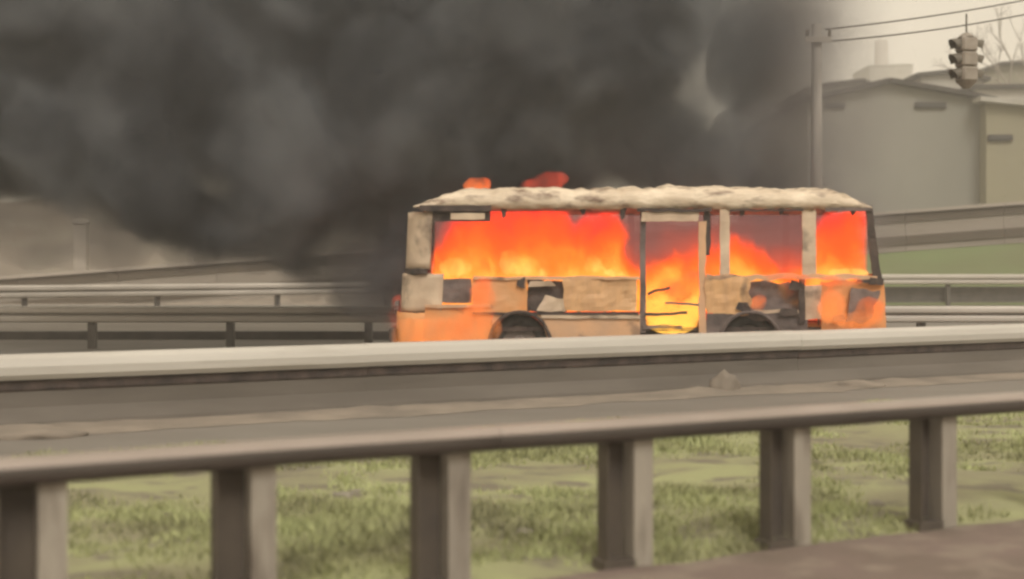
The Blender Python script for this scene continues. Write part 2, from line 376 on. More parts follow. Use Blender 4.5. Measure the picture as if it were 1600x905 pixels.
# ---- W-beam guardrails beyond the carriageway
def wprof(h=0.31, d=0.08, zc=0.0):
    d *= 1.25
    f = [(-d*a, zc - h/2 + h*t) for t, a in ((0,0.1),(0.05,0.75),(0.12,0.95),(0.3,1.0),(0.40,0.9),(0.46,0.3),(0.5,0.0),(0.54,0.25),(0.58,0.85),(0.66,1.0),(0.85,1.0),(0.94,0.8),(1.0,0.0))]
    return f + [(o+0.006, z) for o, z in reversed(f)]
def wrail(name, pts, zc, h, spacing, label, postoff=0.05, beamlen=4):
    r = thing(name, pts[0], label, 'guardrail')
    pr = wprof(h, 0.085, zc); L_ = (Vector(pts[-1])-Vector(pts[0])).length
    a, b = Vector(pts[0]), Vector(pts[-1]); d = (b-a).normalized(); n_ = Vector((-d.y, d.x, 0)); up = Vector((0,0,1))
    s = 0
    while s < L_:
        obj('beam', sweep([a+d*s, a+d*min(L_, s+beamlen-0.002)], pr), M['galv'], r); s += beamlen
    s = 0.3; first = None
    while s < L_:
        c = a + d*s
        if first is None:
            v, f = box(-0.07, 0.07, 0.03, 0.17, -0.05, zc+h/2-0.04)
            ang = math.atan2(d.y, d.x); Rm = Matrix.Rotation(ang, 4, 'Z')
            first = obj('post', ([c + (Rm @ Vector(q)) for q in v], f), M['galvd'], r, loc=c)
        else:
            q = first.copy(); COL.objects.link(q); q.location = c - org(r)
        s += spacing
    return r
wrail('guardrail', [(-16, 24, 0), (16, 24, 0)], 0.645, 0.31, 2.6, 'pale double wave guardrail running level just behind the bus')
wrail('guardrail', [(-17, 33.6, 0), (-4, 41.3, 0)], 0.80, 0.36, 3.7, 'far guardrail on the left beneath the ramp with long pale panels')
# raised right continuation
wrail('guardrail', [(5, 47.6, 0), (27, 48.4, 0)], 0.98, 0.38, 3.7, 'far guardrail on the right at the foot of the grassy bank')
tag(obj('kerb', sweep([(5,47.95,0),(27,48.75,0)], [(0,0.1),(0,0.70),(0.2,0.70),(0.2,0.1)]), M['galvd']), 'dark kerb wall under the far right guardrail', kind='structure')

tag(obj('kerb', box(-60, 40, 26.9, 27.1, 0.0, 0.17, 0.01), M['galvd']), 'dark kerb on the far side of the carriageway', kind='structure')
# ---- elevated ramp climbing to the right
def ramp_y(x): return 432 - 0.0735*x            # image line of its coping
RY = 52.0
def rz(X):                                      # coping height at that place
    x = 800 + X*2000/RY; return PZ(ramp_y(x), RY)
rp = thing('ramp_bridge', (0, RY, 0), 'elevated road ramp with dark beams and pale parapet rising to the right', 'bridge')
k = 0
for X0 in np.arange(-32, 32, 4.0):
    X1 = X0 + 3.985
    def band(z_top, z_bot, y0, y1, m, nm):
        v = [Vector((X, Y, rz(X) + z)) for X in (X0, X1) for Y in (y0, y1) for z in (z_bot, z_top)]
        return obj(nm, (v, [(0,1,3,2),(4,6,7,5),(0,4,5,1),(2,3,7,6),(0,2,6,4),(1,5,7,3)]), m, rp)
    band(0.0, -0.13, RY-0.12, RY+0.30, M['coping'], 'coping')
    band(-0.133, -0.50, RY, RY+0.25, M['fascia'], 'upper_beam')
    band(-0.503, -1.05, RY+0.05, RY+0.28, M['parapet'], 'parapet')
    band(-1.053, -1.40, RY-0.10, RY+0.26, M['fascia'], 'lower_beam')
    band(-1.403, -1.68, RY-0.02, RY+0.30, M['parapet'], 'kerb')
# grassy bank falling from the ramp to the far rail
def bkf(u, v):
    z = (rz(u)-1.60)*(1-v)*(1.0) + 0.25*nz(u*0.3, v*3)*(v*(1-v)*4); Y = RY + 0.1 - v*3.2
    if u > 5: Y = RY + 0.1 - v*2.0 + 0
    return Vector((u, Y, max(z, -0.05) if v < 1 else -0.05))
tag(obj('grass_bank', sheet(bkf, lin(-3, 32, 40), lin(0, 1, 8)), M['bank'], smooth=True), 'green grassy bank below the ramp', kind='structure')
tag(obj('dirt_bank', sheet(bkf, lin(-32, -3, 40), lin(0, 1, 8)), M['dust'], smooth=True), 'dusty bare bank below the left part of the ramp', kind='structure')
tag(obj('service_road', ([(-60,41.003,-0.004),(-2,41.003,-0.004),(-2,49,-0.004),(-60,49,-0.004)], [(0,1,2,3)]), M['asphalt']), 'grey service road at the foot of the ramp on the left', kind='structure')

# ---- far buildings
def building(name, Y, outline, depth, wall_m, label, cat='building', ribs=None, wins=(), roof_over=0.5, roof_m=None):
    """outline = roof line pixels from left to right; walls drop to the ground"""
    pts = [P(x, y, Y) for x, y in outline]; n = len(pts)
    r = thing(name, (sum(p.x for p in pts)/n, Y, 0), label, cat)
    V = [p for p in pts] + [Vector((p.x, Y, 0)) for p in pts]
    Vb_ = [v + Vector((0, depth, 0)) for v in V]
    Fc = []
    for i in range(n-1):
        Fc.append((i, i+1, n+i+1, n+i)); Fc.append((2*n+i, 3*n+i, 3*n+i+1, 2*n+i+1)); Fc.append((i, 2*n+i, 2*n+i+1, i+1))
    Fc += [(0, n, 3*n, 2*n), (n-1, 3*n-1, 4*n-1, 2*n-1)]
    obj('wall', (V+Vb_, Fc), wall_m, r)
    th = 0.28
    for i in range(n-1):                        # roof slabs with an overhang
        a, b = pts[i], pts[i+1]; d = (b-a).normalized(); u = Vector((-d.z, 0, d.x))
        a2 = a - d*(roof_over if i == 0 else 0); b2 = b + d*(roof_over if i == n-2 else 0)
        v = [q + Vector((0, yy, 0)) + u*h for q in (a2, b2) for yy in (-roof_over, depth) for h in (0.01, th)]
        obj('roof', (v, [(0,1,3,2),(4,6,7,5),(0,4,5,1),(2,3,7,6),(0,2,6,4),(1,5,7,3)]), roof_m or M['roofd'], r)
    if ribs:
        x0, x1 = pts[0].x, pts[-1].x; x = x0 + ribs
        while x < x1 - 0.2:
            # height of the roof line at x
            for i in range(n-1):
                if pts[i].x <= x <= pts[i+1].x:
                    zt = pts[i].z + (pts[i+1].z-pts[i].z)*(x-pts[i].x)/(pts[i+1].x-pts[i].x)
            obj('wall_rib', box(x-0.04, x+0.04, Y-0.03, Y-0.002, 0.0, zt-0.25), wall_m, r); x += ribs
    for (x0, y0, x1, y1) in wins:
        a, b = P(x0, y1, Y-0.1), P(x1, y0, Y-0.1)
        w_ = obj('window', box(a.x-0.08, b.x+0.08, Y-0.16, Y-0.004, a.z-0.08, b.z+0.08), M['roofd'], r)
        obj('pane', box(a.x, b.x, Y-0.19, Y-0.162, a.z, b.z), M['win'], w_)
    return r
building('warehouse', 72, [(1262,160),(1388,131),(1512,152),(1538,158)], 22, M['wallg'],
         'grey clad warehouse with a low dark gable roof behind the smoke', wins=[(1432,162,1476,167),(1291,163,1318,167)])
building('warehouse', 71, [(1541,161),(1610,168),(1740,176)], 25, M['wallt'],
         'olive tan clad warehouse at the right edge under the signal', wins=[(1546,213,1580,218)], roof_m=M['roofl'])
building('house', 96, [(1268,140),(1300,134),(1352,129),(1362,140)], 12, M['wallg'],
         'low grey house whose roof shows left of the warehouse gable', roof_over=0.3)
building('tower_block', 250, [(1358,104),(1426,102)], 12, M['roofl'], 'pale square rooftop block rising behind the warehouse ridge', roof_over=0.1, roof_m=M['roofl'])
tag(obj('chimney', join(tube((PX(1377,260), 260, 0), (PX(1377,260), 260, PZ(64,260)), 2.2, 1.3, 14)), M['pole'], smooth=True, loc=(PX(1377,260), 260, 0)), 'very faint distant chimney above the rooftop block', 'chimney')
building('house', 92, [(1440,120),(1478,116),(1536,126)], 12, M['roofl'], 'whitish flat house behind the hanging signal', roof_over=0.4, wins=[])
building('house', 110, [(1536,112),(1562,103),(1640,99),(1760,98)], 12, M['wallt'], 'brown roofed long house at the upper right edge', roof_over=0.6)
building('house', 84, [(1524,140),(1600,139),(1700,141)], 6, M['roofl'], 'pale shed roof between the tan warehouse and the brown house', roof_over=0.4)

# hill at the left
def hf(u, v):
    X = -85 + u*130; Y = 95 + v*60
    return Vector((X, Y, -0.1 + math.sin(v*math.pi)*(9.2*(1-0.55*u) + 1.3*nz(u*7, v*2) + 0.6*nz(u*25, v*3))))
tag(obj('hill', sheet(hf, lin(0, 1, 90), lin(0, 1, 12)), M['hill'], smooth=True), 'low brown scrubby hill on the left below the smoke', kind='structure')

# ---- utility pole, wires, hanging signal
PY = 23.3
pl = thing('utility_pole', (PX(1276, PY), PY, 0), 'pale tall utility pole rising out of the smoke behind the bus', 'pole')
px_ = PX(1276, PY); zt = PZ(38, PY)
obj('shaft', tube((px_, PY, 0), (px_, PY, zt), 0.12, 0.09, 14), M['pole'], pl, smooth=True)
obj('crossarm', box(px_-0.24, px_+0.24, PY-0.16, PY-0.112, zt-0.35, zt-0.25), M['pole'], pl)
for dx in (-0.2, 0.2): obj('insulator', tube((px_+dx, PY-0.135, zt-0.25), (px_+dx, PY-0.135, zt-0.12), 0.035, 0.025, 8), M['sigd'], pl)
def wire(p0, p1, sag, r, label, nm='overhead_wire', cat='wire'):
    pts = []
    for i in range(25):
        t = i/24; q = Vector(p0).lerp(Vector(p1), t); q.z -= sag*4*t*(1-t); pts.append(q)
    return tag(obj(nm, polytube(pts, r, 5), M['wire'], loc=p0), label, cat)
wire((px_+0.12, PY-0.14, zt-0.12), (PX(1760, 29), 29, PZ(-36, 29)), 0.12, 0.016, 'upper overhead wire running from the pole to the top right')
wire((px_+0.12, PY-0.14, zt-0.34), (PX(1760, 29), 29, PZ(-16, 29)), 0.16, 0.016, 'lower overhead wire carrying the traffic signal')

SY = 24.85
sx_, sz_ = PX(1510, SY), PZ(92, SY)
sg = thing('traffic_light', (sx_, SY, sz_-0.56), 'grey three tier traffic light hanging from the wire, visors to both sides', 'traffic light')
def rbox(cx, cy_, hx, hz0, hz1, ang, bev=0.04, hy=None):
    v, f = box(-hx, hx, -(hy or hx), (hy or hx), hz0, hz1, bev); Rm = Matrix.Rotation(ang, 4, 'Z')
    return [Vector((cx, cy_, 0)) + Rm @ q for q in v], f
for i in range(3):
    z0 = sz_ + 0.42 - (i+1)*0.29
    h = obj('housing', rbox(sx_, SY, 0.165, z0, z0+0.284, R(12), 0.035), M['sig'], sg)
    for sgn in (-1, 1):
        ang = R(12) + (0 if sgn > 0 else math.pi); d = Vector((math.cos(ang), math.sin(ang), 0)); t_ = Vector((-d.y, d.x, 0))
        V, Fc = [], []; nn = 12
        for q, dist in enumerate((0.165, 0.36)):
            for j in range(nn+1):
                a = math.pi*(-0.12 + 1.24*j/nn); r_ = 0.125
                V.append(Vector((sx_, SY, z0+0.142)) + d*(dist - (0.09*(1-math.sin(max(0, min(math.pi, a)))) if q else 0)) + t_*math.cos(a)*r_ + Vector((0, 0, math.sin(a)*r_ - (0.03 if q else 0))))
        m_ = nn+1; Vi = [v + Vector((0, 0, -0.006)) for v in V]
        for j in range(nn): Fc += [(j, j+1, m_+j+1, m_+j), (2*m_+j, 3*m_+j, 3*m_+j+1, 2*m_+j+1)]
        for j in range(nn): Fc += [(m_+j, m_+j+1, 3*m_+j+1, 3*m_+j)]
        obj('visor', (V+Vi, Fc), M['sigd'], h, smooth=True)
        c0 = Vector((sx_, SY, z0+0.142)) + d*0.163
        obj('lens', tube(c0, c0+d*0.02, 0.10, 0.085, 16), M['lens'], h)
obj('lower_cone', tube((sx_, SY, sz_-0.448), (sx_, SY, sz_-0.58), 0.20, 0.06, 14), M['sig'], sg, smooth=False)
obj('top_cap', tube((sx_, SY, sz_+0.415), (sx_, SY, sz_+0.50), 0.17, 0.06, 14), M['sig'], sg)
obj('hanger', tube((sx_, SY, sz_+0.49), (sx_, SY+0.0, PZ(22, SY)), 0.018, 0.018, 8), M['sigd'], sg)

# pale posts beyond the ramp at the left
for (x, yt, wpx, lab) in [(127, 345, 20, 'wide pale concrete post standing behind the ramp at the left'), (300, 374, 10, 'small pale capped marker post behind the ramp under the smoke')]:
    Y = 54.5; a = PX(x, Y); hw = wpx*Y/2000/2
    t_ = thing('marker_post', (a, Y, 0), lab, 'post')
    obj('shaft', box(a-hw, a+hw, Y-0.2, Y+0.2, 0, PZ(yt+6, Y), 0.03), M['coping'], t_)
    obj('cap', box(a-hw*(1.15 if x < 200 else 1.8), a+hw*(1.15 if x < 200 else 1.8), Y-0.25, Y+0.25, PZ(yt+6, Y)+0.003, PZ(yt, Y), 0.04), M['coping'], t_)

# bare trees, faint at the upper right
def bare_tree(x, ytop, Y, label, seed, spread=1.0):
    rg = random.Random(seed); X = PX(x, Y); H = PZ(ytop, Y)
    r = thing('bare_tree', (X, Y, 0), label, 'tree'); T, C_ = [], []
    def grow(p, d, L_, rad, lev):
        q = p + d*L_; (T if lev < 2 else C_).append(tube(p, q, rad, rad*0.62, 5 if lev > 1 else 8, False))
        if lev >= 5: return
        for _ in range(3 if lev else 5):
            a = Vector((rg.gauss(0, 1), rg.gauss(0, 1), rg.gauss(0.25, 0.6))).normalized()
            grow(q, (d + a*0.75*spread).normalized(), L_*rg.uniform(0.6, 0.8)*(0.42 if lev == 0 else 1), rad*0.6, lev+1)
    grow(Vector((X, Y, 0)), Vector((0, 0, 1)), H*0.55, H*0.012, 0)
    obj('trunk', join(*T), M['bark'], r, smooth=True); o = obj('crown', join(*C_), M['bark'], r); return r
bare_tree(1622, 22, 100, 'large faint bare tree at the top right edge', 4, 1.0)

# ------------------------------------------------------------------ THE BUS
BY, BF = 18.5, 20.9                      # near side, far side
bus = thing('burning_bus', (PX(1000, BY), 19.7, 0), 'small cream and orange bus burnt out and in flames, standing behind the barrier', 'bus')
def q4(x0, yb, x1, yt, Y=BY, dx=0.0): return (P(x0, yb, Y), P(x1, yb, Y), P(x1-dx, yt, Y), P(x0+dx, yt, Y))
def bp2(name, c, m, seed, **kw):
    return obj(name, panel(c, seed=seed, **kw), m, bus)
# roof: near and far cant rails, skin between
def roofskin():
    us = lin(646, 1362, 190); V = []
    def edge_top(x):
        if x < 735: t = (x-646)/89; return 321 - 24*math.sin(min(1, t)*math.pi/2)
        if x > 1306: return 296 + 26*((x-1306)/56)**0.8
        return 296
    prof = []
    for x in us:
        yt = edge_top(x); bump = 3.5*nz(x*0.02, 1.7) + 2.0*nz(x*0.05, 5) + 1.0*nz(x*0.15, 2) + 2.6*(0.35-abs(nz(x*0.045, 21))*1.6)
        yt2 = yt - bump - (4 if 930 < x < 1180 else 0)*math.sin(max(0, min(1, (x-930)/250))*math.pi)
        yb = 327 + 3.0*nz(x*0.03, 12) + 2.5*nz(x*0.11, 3)
        if x < 680: yb = 325
        X = PX(x, BY); zt, zb = PZ(yt2, BY), PZ(yb, BY); zt = max(zt, zb+0.03)
        h = zt - zb
        row = [(BY+0.05, zb+0.005), (BY-0.02+0.02*nz(x*.05, 4), zb), (BY-0.05+0.03*nz(x*.06, 9), zb+h*0.35), (BY-0.03+0.03*nz(x*.08, 6), zb+h*0.7), (BY+0.06, zb+h*0.95), (BY+0.16, zt), (BY+0.5, zt+0.04+0.02*nz(x*.05, 2)), (BY+1.2, zt+0.06+0.03*nz(x*.04, 8)), (BF-0.3, zt+0.0), (BF-0.05, zb+h*0.7), (BF, zb)]
        prof.append([Vector((X, y, z)) for y, z in row])
    n = len(prof[0]); V = [p for r_ in prof for p in r_]
    return V, [(i*n+j, (i+1)*n+j, (i+1)*n+j+1, i*n+j+1) for i in range(len(us)-1) for j in range(n-1)]
rf = obj('roof', roofskin(), M['roofp'], bus, smooth=True)
sm = rf.modifiers.new('s', 'SOLIDIFY'); sm.thickness = 0.03; sm.offset = -1
obj('roof_flap', panel((P(1292,318,BY-0.06),P(1352,322,BY-0.02),P(1318,301,BY),P(1300,300,BY)), 8, 4, 0.02, 0.05, 0.03, 3), M['roofp'], rf)
obj('header_char', panel(q4(655,330,768,321,BY-0.07), 12, 2, 0.03, 0.01, 0.01, 8), M['char'], rf)
# front end (left): rounded corner posts, dash panel, far corner
def corner(x0, x1, yb, yt, m, nm, seed, lean=0):
    V, nn, nvv = [], 8, 8
    for j in range(nvv+1):
        y = yb + (yt-yb)*j/nvv
        for i in range(nn+1):
            t = i/nn; x = x1 + (x0-x1)*math.sin(t*math.pi/2) + lean*j/nvv
            yy = BY + (1-math.cos(t*math.pi/2))*0.42
            V.append(Vector((PX(x, BY), yy + 0.02*nz(i*.5, j*.6, seed), PZ(y, BY) + 0.02*nz(i*.7, seed)*(1 if j in (0, nvv) else 0))))
    n = nn+1
    o = obj(nm, (V, [(j*n+i, j*n+i+1, (j+1)*n+i+1, (j+1)*n+i) for j in range(nvv) for i in range(nn)]), m, bus, smooth=True)
    s = o.modifiers.new('s', 'SOLIDIFY'); s.thickness = 0.03; s.offset = -1; return o
corner(630, 672, 421, 331, M['cream'], 'corner_post', 1, 4)
corner(622, 690, 487, 428, M['cream'], 'corner_panel', 2, 3)
corner(629, 668, 428, 420, M['char'], 'corner_seam', 2, 0)
corner(614, 668, 590, 489, M['orange'], 'front_skirt', 4, 2)
fx0, fx1 = PX(622, BY), PX(634, BY)
obj('front_panel', panel((Vector((fx0-0.02, BY+0.42, 0.35)), Vector((fx0-0.02, BF-0.3, 0.35)), Vector((fx1, BF-0.3, 1.45)), Vector((fx1, BY+0.42, 1.45))), 8, 8, 0.03, 0.03), M['scorch'], bus)
obj('windscreen_post', box(fx1, fx1+0.08, BY+1.16, BY+1.24, 1.47, 2.40, 0.01), M['char'], bus)
obj('corner_post', box(fx1, fx1+0.22, BF-0.25, BF-0.02, 1.42, 2.38, 0.03), M['scorch'], bus)
obj('bumper', box(PX(606, BY), PX(616, BY), BY+0.15, BF-0.15, 0.42, 0.66, 0.02), M['char'], bus)
obj('headlight', tube((PX(612, BY), BY+0.55, 0.95), (PX(619, BY), BY+0.55, 0.95), 0.10, 0.11, 12), M['scorch'], bus)
# side: belt, panels
bp2('route_sign', q4(704,343,757,333,BY-0.05), M['cream'], 1, nu=8, nv=2, thick=0.05, dent=0.01, jag=0.01)
bp2('sign_bracket', q4(668,346,766,330,BY+0.02), M['char'], 2, nu=8, nv=2, thick=0.03, dent=0.01, jag=0.01)
bp2('cab_window_hole', q4(684,474,737,436,BY+0.03), M['scorch'], 3, nu=6, nv=5, dent=0.03, jag=0.02)
bp2('side_panel', q4(738,488,824,434), M['orange'], 4, nu=10, nv=6, jag=0.02)['label'] = 'orange panel behind the cab'
bp2('side_panel', q4(822,487,884,438,BY+0.05), M['char'], 5, nu=8, nv=6, jag=0.05, dent=0.06)['label'] = 'blackened buckled panel above the front wheel'
bp2('peeled_metal', (P(838,486,BY-0.05),P(884,487,BY-0.04),P(880,466,BY-0.06),P(852,462,BY)), M['cream'], 6, nu=6, nv=3, jag=0.03, dent=0.05)
bp2('peeled_metal', (P(824,448,BY-0.03),P(868,446,BY-0.03),P(860,438,BY-0.05),P(828,440,BY-0.02)), M['cream'], 9, nu=6, nv=2, jag=0.02, dent=0.03)
bp2('side_panel', q4(880,486,995,434,BY-0.01), M['sand'], 7, nu=18, nv=8, jag=0.025, dent=0.04)['label'] = 'pale cream panel left of the doorway'
bp2('trim_strip', q4(738,492,998,488,BY-0.03), M['char'], 8, nu=20, nv=1, jag=0.008, dent=0.01)
bp2('window_sill', q4(740,437,1000,432,BY-0.025), M['tan'], 12, nu=20, nv=1, jag=0.03, dent=0.02)
def arch_panel(x0, x1, xc, rr, yt, m, nm, seed, zbot=0.42):
    """skirt sheet with a round wheel opening"""
    V, Fc = [], []; nu = 26
    for i in range(nu+1):
        x = x0 + (x1-x0)*i/nu; X = PX(x, BY); dxm = abs(X - PX(xc, BY)); r_ = rr
        zb = zbot if dxm >= r_ else max(zbot, 0.47 + math.sqrt(r_*r_ - dxm*dxm))
        ztop = PZ(yt, BY); zb = min(zb, ztop-0.01)
        for j in range(6):
            z = zb + (ztop-zb)*j/5; V.append(Vector((X, BY + 0.015*nz(X*2, z*2, seed), z)))
    n = 6
    for i in range(nu):
        for j in range(5): Fc.append((i*n+j, (i+1)*n+j, (i+1)*n+j+1, i*n+j+1))
    o = obj(nm, (V, Fc), m, bus); s = o.modifiers.new('s', 'SOLIDIFY'); s.thickness = 0.025; return o
FWX, RWX = 812, 1172
arch_panel(664, 768, 2000, .1, 478, M['orange'], 'skirt_panel', 1)['label'] = 'bright orange skirt under the cab'
arch_panel(769, 1000, FWX, 0.42, 491, M['tan'], 'skirt_panel', 2)['label'] = 'tan skirt with the front wheel opening'
def arch_rim(xc, m, seed):
    V, Fc = [], []; nn = 18; X = PX(xc, BY)
    for j in range(nn+1):
        a = math.pi*(0.0 + j/nn)
        for (r_, y) in ((0.41, BY-0.05), (0.455+0.03*nz(j*.6, seed), BY-0.055), (0.46, BY+0.02), (0.41, BY+0.35)):
            V.append(Vector((X + math.cos(a)*r_, y, 0.47 + math.sin(a)*r_)))
    for j in range(nn):
        for k in range(4): Fc.append((j*4+k, j*4+(k+1) % 4, (j+1)*4+(k+1) % 4, (j+1)*4+k))
    return obj('wheel_arch', (V, Fc), m, bus, smooth=True)
arch_rim(FWX, M['char'], 1); arch_rim(RWX, M['scorch'], 2)
def wheel(xc, Y):
    X = PX(xc, BY); V, Fc = [], []
    prof = [(0.24,-0.11),(0.35,-0.13),(0.39,-0.10),(0.40,-0.05),(0.40,0.05),(0.39,0.10),(0.35,0.13),(0.24,0.11)]; nn = 32
    for k in range(nn):
        a = 2*math.pi*k/nn
        for (r_, y) in prof: V.append(Vector((X+math.cos(a)*r_, Y+y, 0.47+math.sin(a)*r_)))
    m_ = len(prof)
    for k in range(nn):
        for j in range(m_): Fc.append((k*m_+j, k*m_+(j+1) % m_, ((k+1) % nn)*m_+(j+1) % m_, ((k+1) % nn)*m_+j))
    wh = obj('wheel', (V, Fc), M['tyre'], bus, smooth=True)
    obj('rim', join(tube((X, Y-0.07, 0.47), (X, Y-0.03, 0.47), 0.24, 0.18, 24), tube((X, Y-0.12, 0.47), (X, Y-0.02, 0.47), 0.08, 0.1, 12),
        *[tube((X+math.cos(a)*0.2, Y-0.09, 0.47+math.sin(a)*0.2), (X+math.cos(a)*0.2, Y-0.05, 0.47+math.sin(a)*0.2), 0.02, 0.02, 6) for a in [k*math.pi/3 for k in range(6)]]), M['rim'], wh)
for xc in (FWX, RWX):
    wheel(xc, BY+0.20); wheel(xc, BF-0.20)
    obj('axle', tube((PX(xc, BY), BY+0.3, 0.47), (PX(xc, BY), BF-0.3, 0.47), 0.05, 0.05, 8), M['char'], bus)
# doorway with header and steps
bp2('door_header', q4(1003,346,1092,331,BY-0.04), M['cream'], 21, nu=12, nv=3, thick=0.06, dent=0.02, jag=0.02)
bp2('door_post', q4(1000,520,1009,330), M['scorch'], 22, nu=2, nv=20, dent=0.01, jag=0.012)
bp2('door_post', q4(1092,520,1103,346,BY), M['tan'], 23, nu=2, nv=20, dent=0.01, jag=0.02)
for i, (z, y) in enumerate(((0.42, BY), (0.68, BY+0.25), (0.95, BY+0.5))):
    obj('step', box(PX(1009, BY), PX(1092, BY), y, y+0.27, z-0.04, z, 0.008), M['char'], bus)
for (a, b, c_, d_, sd_, m_) in (((1008,494),(1074,491),(1074,487),(1008,489),51,'char'), ((1006,514),(1066,514),(1066,508),(1006,509),52,'scorch'), ((1012,462),(1048,451),(1047,447),(1012,457),53,'char'), ((1040,474),(1092,478),(1092,475),(1040,471),54,'scorch')):
    bp2('burnt_slat', [P(*q, BY-0.04) for q in (a, b, c_, d_)], M[m_], sd_, nu=10, nv=1, dent=0.03, jag=0.02, thick=0.02)
bp2('roof_dark_strip', q4(996,331,1112,326,BY-0.06), M['char'], 55, nu=16, nv=1, dent=0.01, jag=0.02)  # dark strips along the lower edge of the roof
bp2('roof_dark_strip', q4(1140,330,1256,327,BY-0.05), M['char'], 56, nu=16, nv=1, dent=0.01, jag=0.015)
bp2('roof_dark_strip', q4(1290,330,1362,325,BY-0.05), M['scorch'], 57, nu=12, nv=1, dent=0.02, jag=0.02)
bp2('rub_strip', q4(846,498,1000,493,BY-0.04), M['cream'], 58, nu=20, nv=1, dent=0.015, jag=0.012)
bp2('rub_strip', q4(664,481,770,476,BY-0.04), M['tan'], 59, nu=14, nv=1, dent=0.015, jag=0.012)
# rear half
bp2('side_panel', q4(1104,492,1172,436,BY-0.01), M['sand'], 31, nu=12, nv=9, jag=0.06, dent=0.04)['label'] = 'sandy panel between doorway and rear wheel'
bp2('side_panel', q4(1160,500,1256,440,BY+0.10), M['scorch'], 32, nu=10, nv=7, jag=0.06, dent=0.08)['label'] = 'grey burnt-through panel over the rear wheel'
bp2('window_sill', q4(1103,437,1372,429,BY-0.03), M['tan'], 33, nu=26, nv=1, jag=0.05, dent=0.03)
bp2('trim_strip', q4(1180,489,1256,484,BY-0.02), M['cream'], 34, nu=8, nv=1, jag=0.02, dent=0.03)
arch_panel(1104, 1262, RWX, 0.44, 490, M['scorch'], 'skirt_panel', 5)['label'] = 'scorched skirt with the rear wheel opening'
bp2('filler_post', q4(1254,500,1283,446,BY-0.01), M['cream'], 35, nu=4, nv=6, jag=0.03, dent=0.03)
bp2('rear_strut', q4(1248,505,1258,436,BY-0.03), M['char'], 36, nu=2, nv=6, jag=0.02, dent=0.02)
bp2('side_panel', (P(1283,560,BY),P(1388,560,BY),P(1380,437,BY),P(1283,440,BY)), M['orange'], 37, nu=12, nv=10, jag=0.03, dent=0.05)['label'] = 'orange rear corner panel'
bp2('burnt_patch', (P(1322,505,BY-0.07),P(1362,500,BY-0.07),P(1376,452,BY-0.07),P(1330,450,BY-0.07)), M['scorch'], 38, nu=8, nv=6, jag=0.08, dent=0.03)
bp2('burnt_patch', q4(1358,446,1380,434,BY-0.06), M['char'], 39, nu=4, nv=3, jag=0.03, dent=0.03)
for i_, (x_, y_, w_, h_, m_) in enumerate(((806,446,16,12,'char'),(1150,486,26,14,'char'),(1218,494,34,12,'char'),(1232,452,18,16,'char'),(1296,500,26,10,'scorch'),(1340,440,30,6,'char'))):
    bp2('burnt_flake', (P(x_,y_,BY-0.035),P(x_+w_,y_+2,BY-0.04),P(x_+w_*0.8,y_-h_,BY-0.035),P(x_+w_*0.1,y_-h_*0.8,BY-0.03)), M[m_], 60+i_*2.3, nu=6, nv=4, dent=0.03, jag=0.06, thick=0.012)
for i_, (x_, l_) in enumerate(((782,14),(905,9),(968,16),(1155,11),(1215,8),(1330,10))):
    bp2('hanging_strip', (P(x_+3,328+l_,BY+0.02),P(x_+8,327+l_*0.8,BY+0.02),P(x_+11,325,BY),P(x_,325,BY)), M['char'], 90+i_, nu=2, nv=5, dent=0.02, jag=0.03, thick=0.012)
# window posts
bp2('window_post', q4(1125,430,1140,327), M['cream'], 41, nu=2, nv=16, dent=0.015, jag=0.012)
bp2('window_post', q4(1254,430,1275,327,BY), M['cream'], 42, nu=2, nv=16, dent=0.015, jag=0.015)
bp2('window_post', q4(1100,400,1110,327,BY+0.02), M['char'], 43, nu=2, nv=12, dent=0.015, jag=0.02)
bp2('rear_post', (P(1364,436,BY),P(1378,436,BY),P(1362,322,BY),P(1352,322,BY)), M['char'], 45, nu=2, nv=14, dent=0.02, jag=0.02)
# rear end and far side
rx0, rx1 = PX(1384, BY), PX(1360, BY)
obj('rear_panel', panel((Vector((rx0, BY+0.02, 0.4)), Vector((rx0, BF, 0.4)), Vector((rx0-0.06, BF, 1.45)), Vector((rx0-0.06, BY+0.02, 1.45))), 8, 8, 0.03, 0.03), M['scorch'], bus)
obj('rear_post', panel((Vector((rx0-0.06, BF-0.2, 1.45)), Vector((rx0-0.06, BF, 1.45)), Vector((rx1, BF, 2.4)), Vector((rx1, BF-0.2, 2.4))), 2, 8, 0.04, 0.02), M['char'], bus)
bx0, bx1 = PX(640, BY), PX(1380, BY)
obj('far_side_panel', panel((Vector((bx0, BF, 0.42)), Vector((bx1, BF, 0.42)), Vector((bx1, BF, 1.42)), Vector((bx0, BF, 1.42))), 24, 6, 0.03, 0.03), M['char'], bus)
for x in lin(bx0+0.9, bx1-0.9, 5): obj('window_post', box(x-0.05, x+0.05, BF-0.05, BF-0.01, 1.42, 2.4), M['char'], bus)
obj('floor', box(bx0+0.1, bx1-0.1, BY+0.06, BF-0.05, 0.62, 0.68), M['char'], bus)
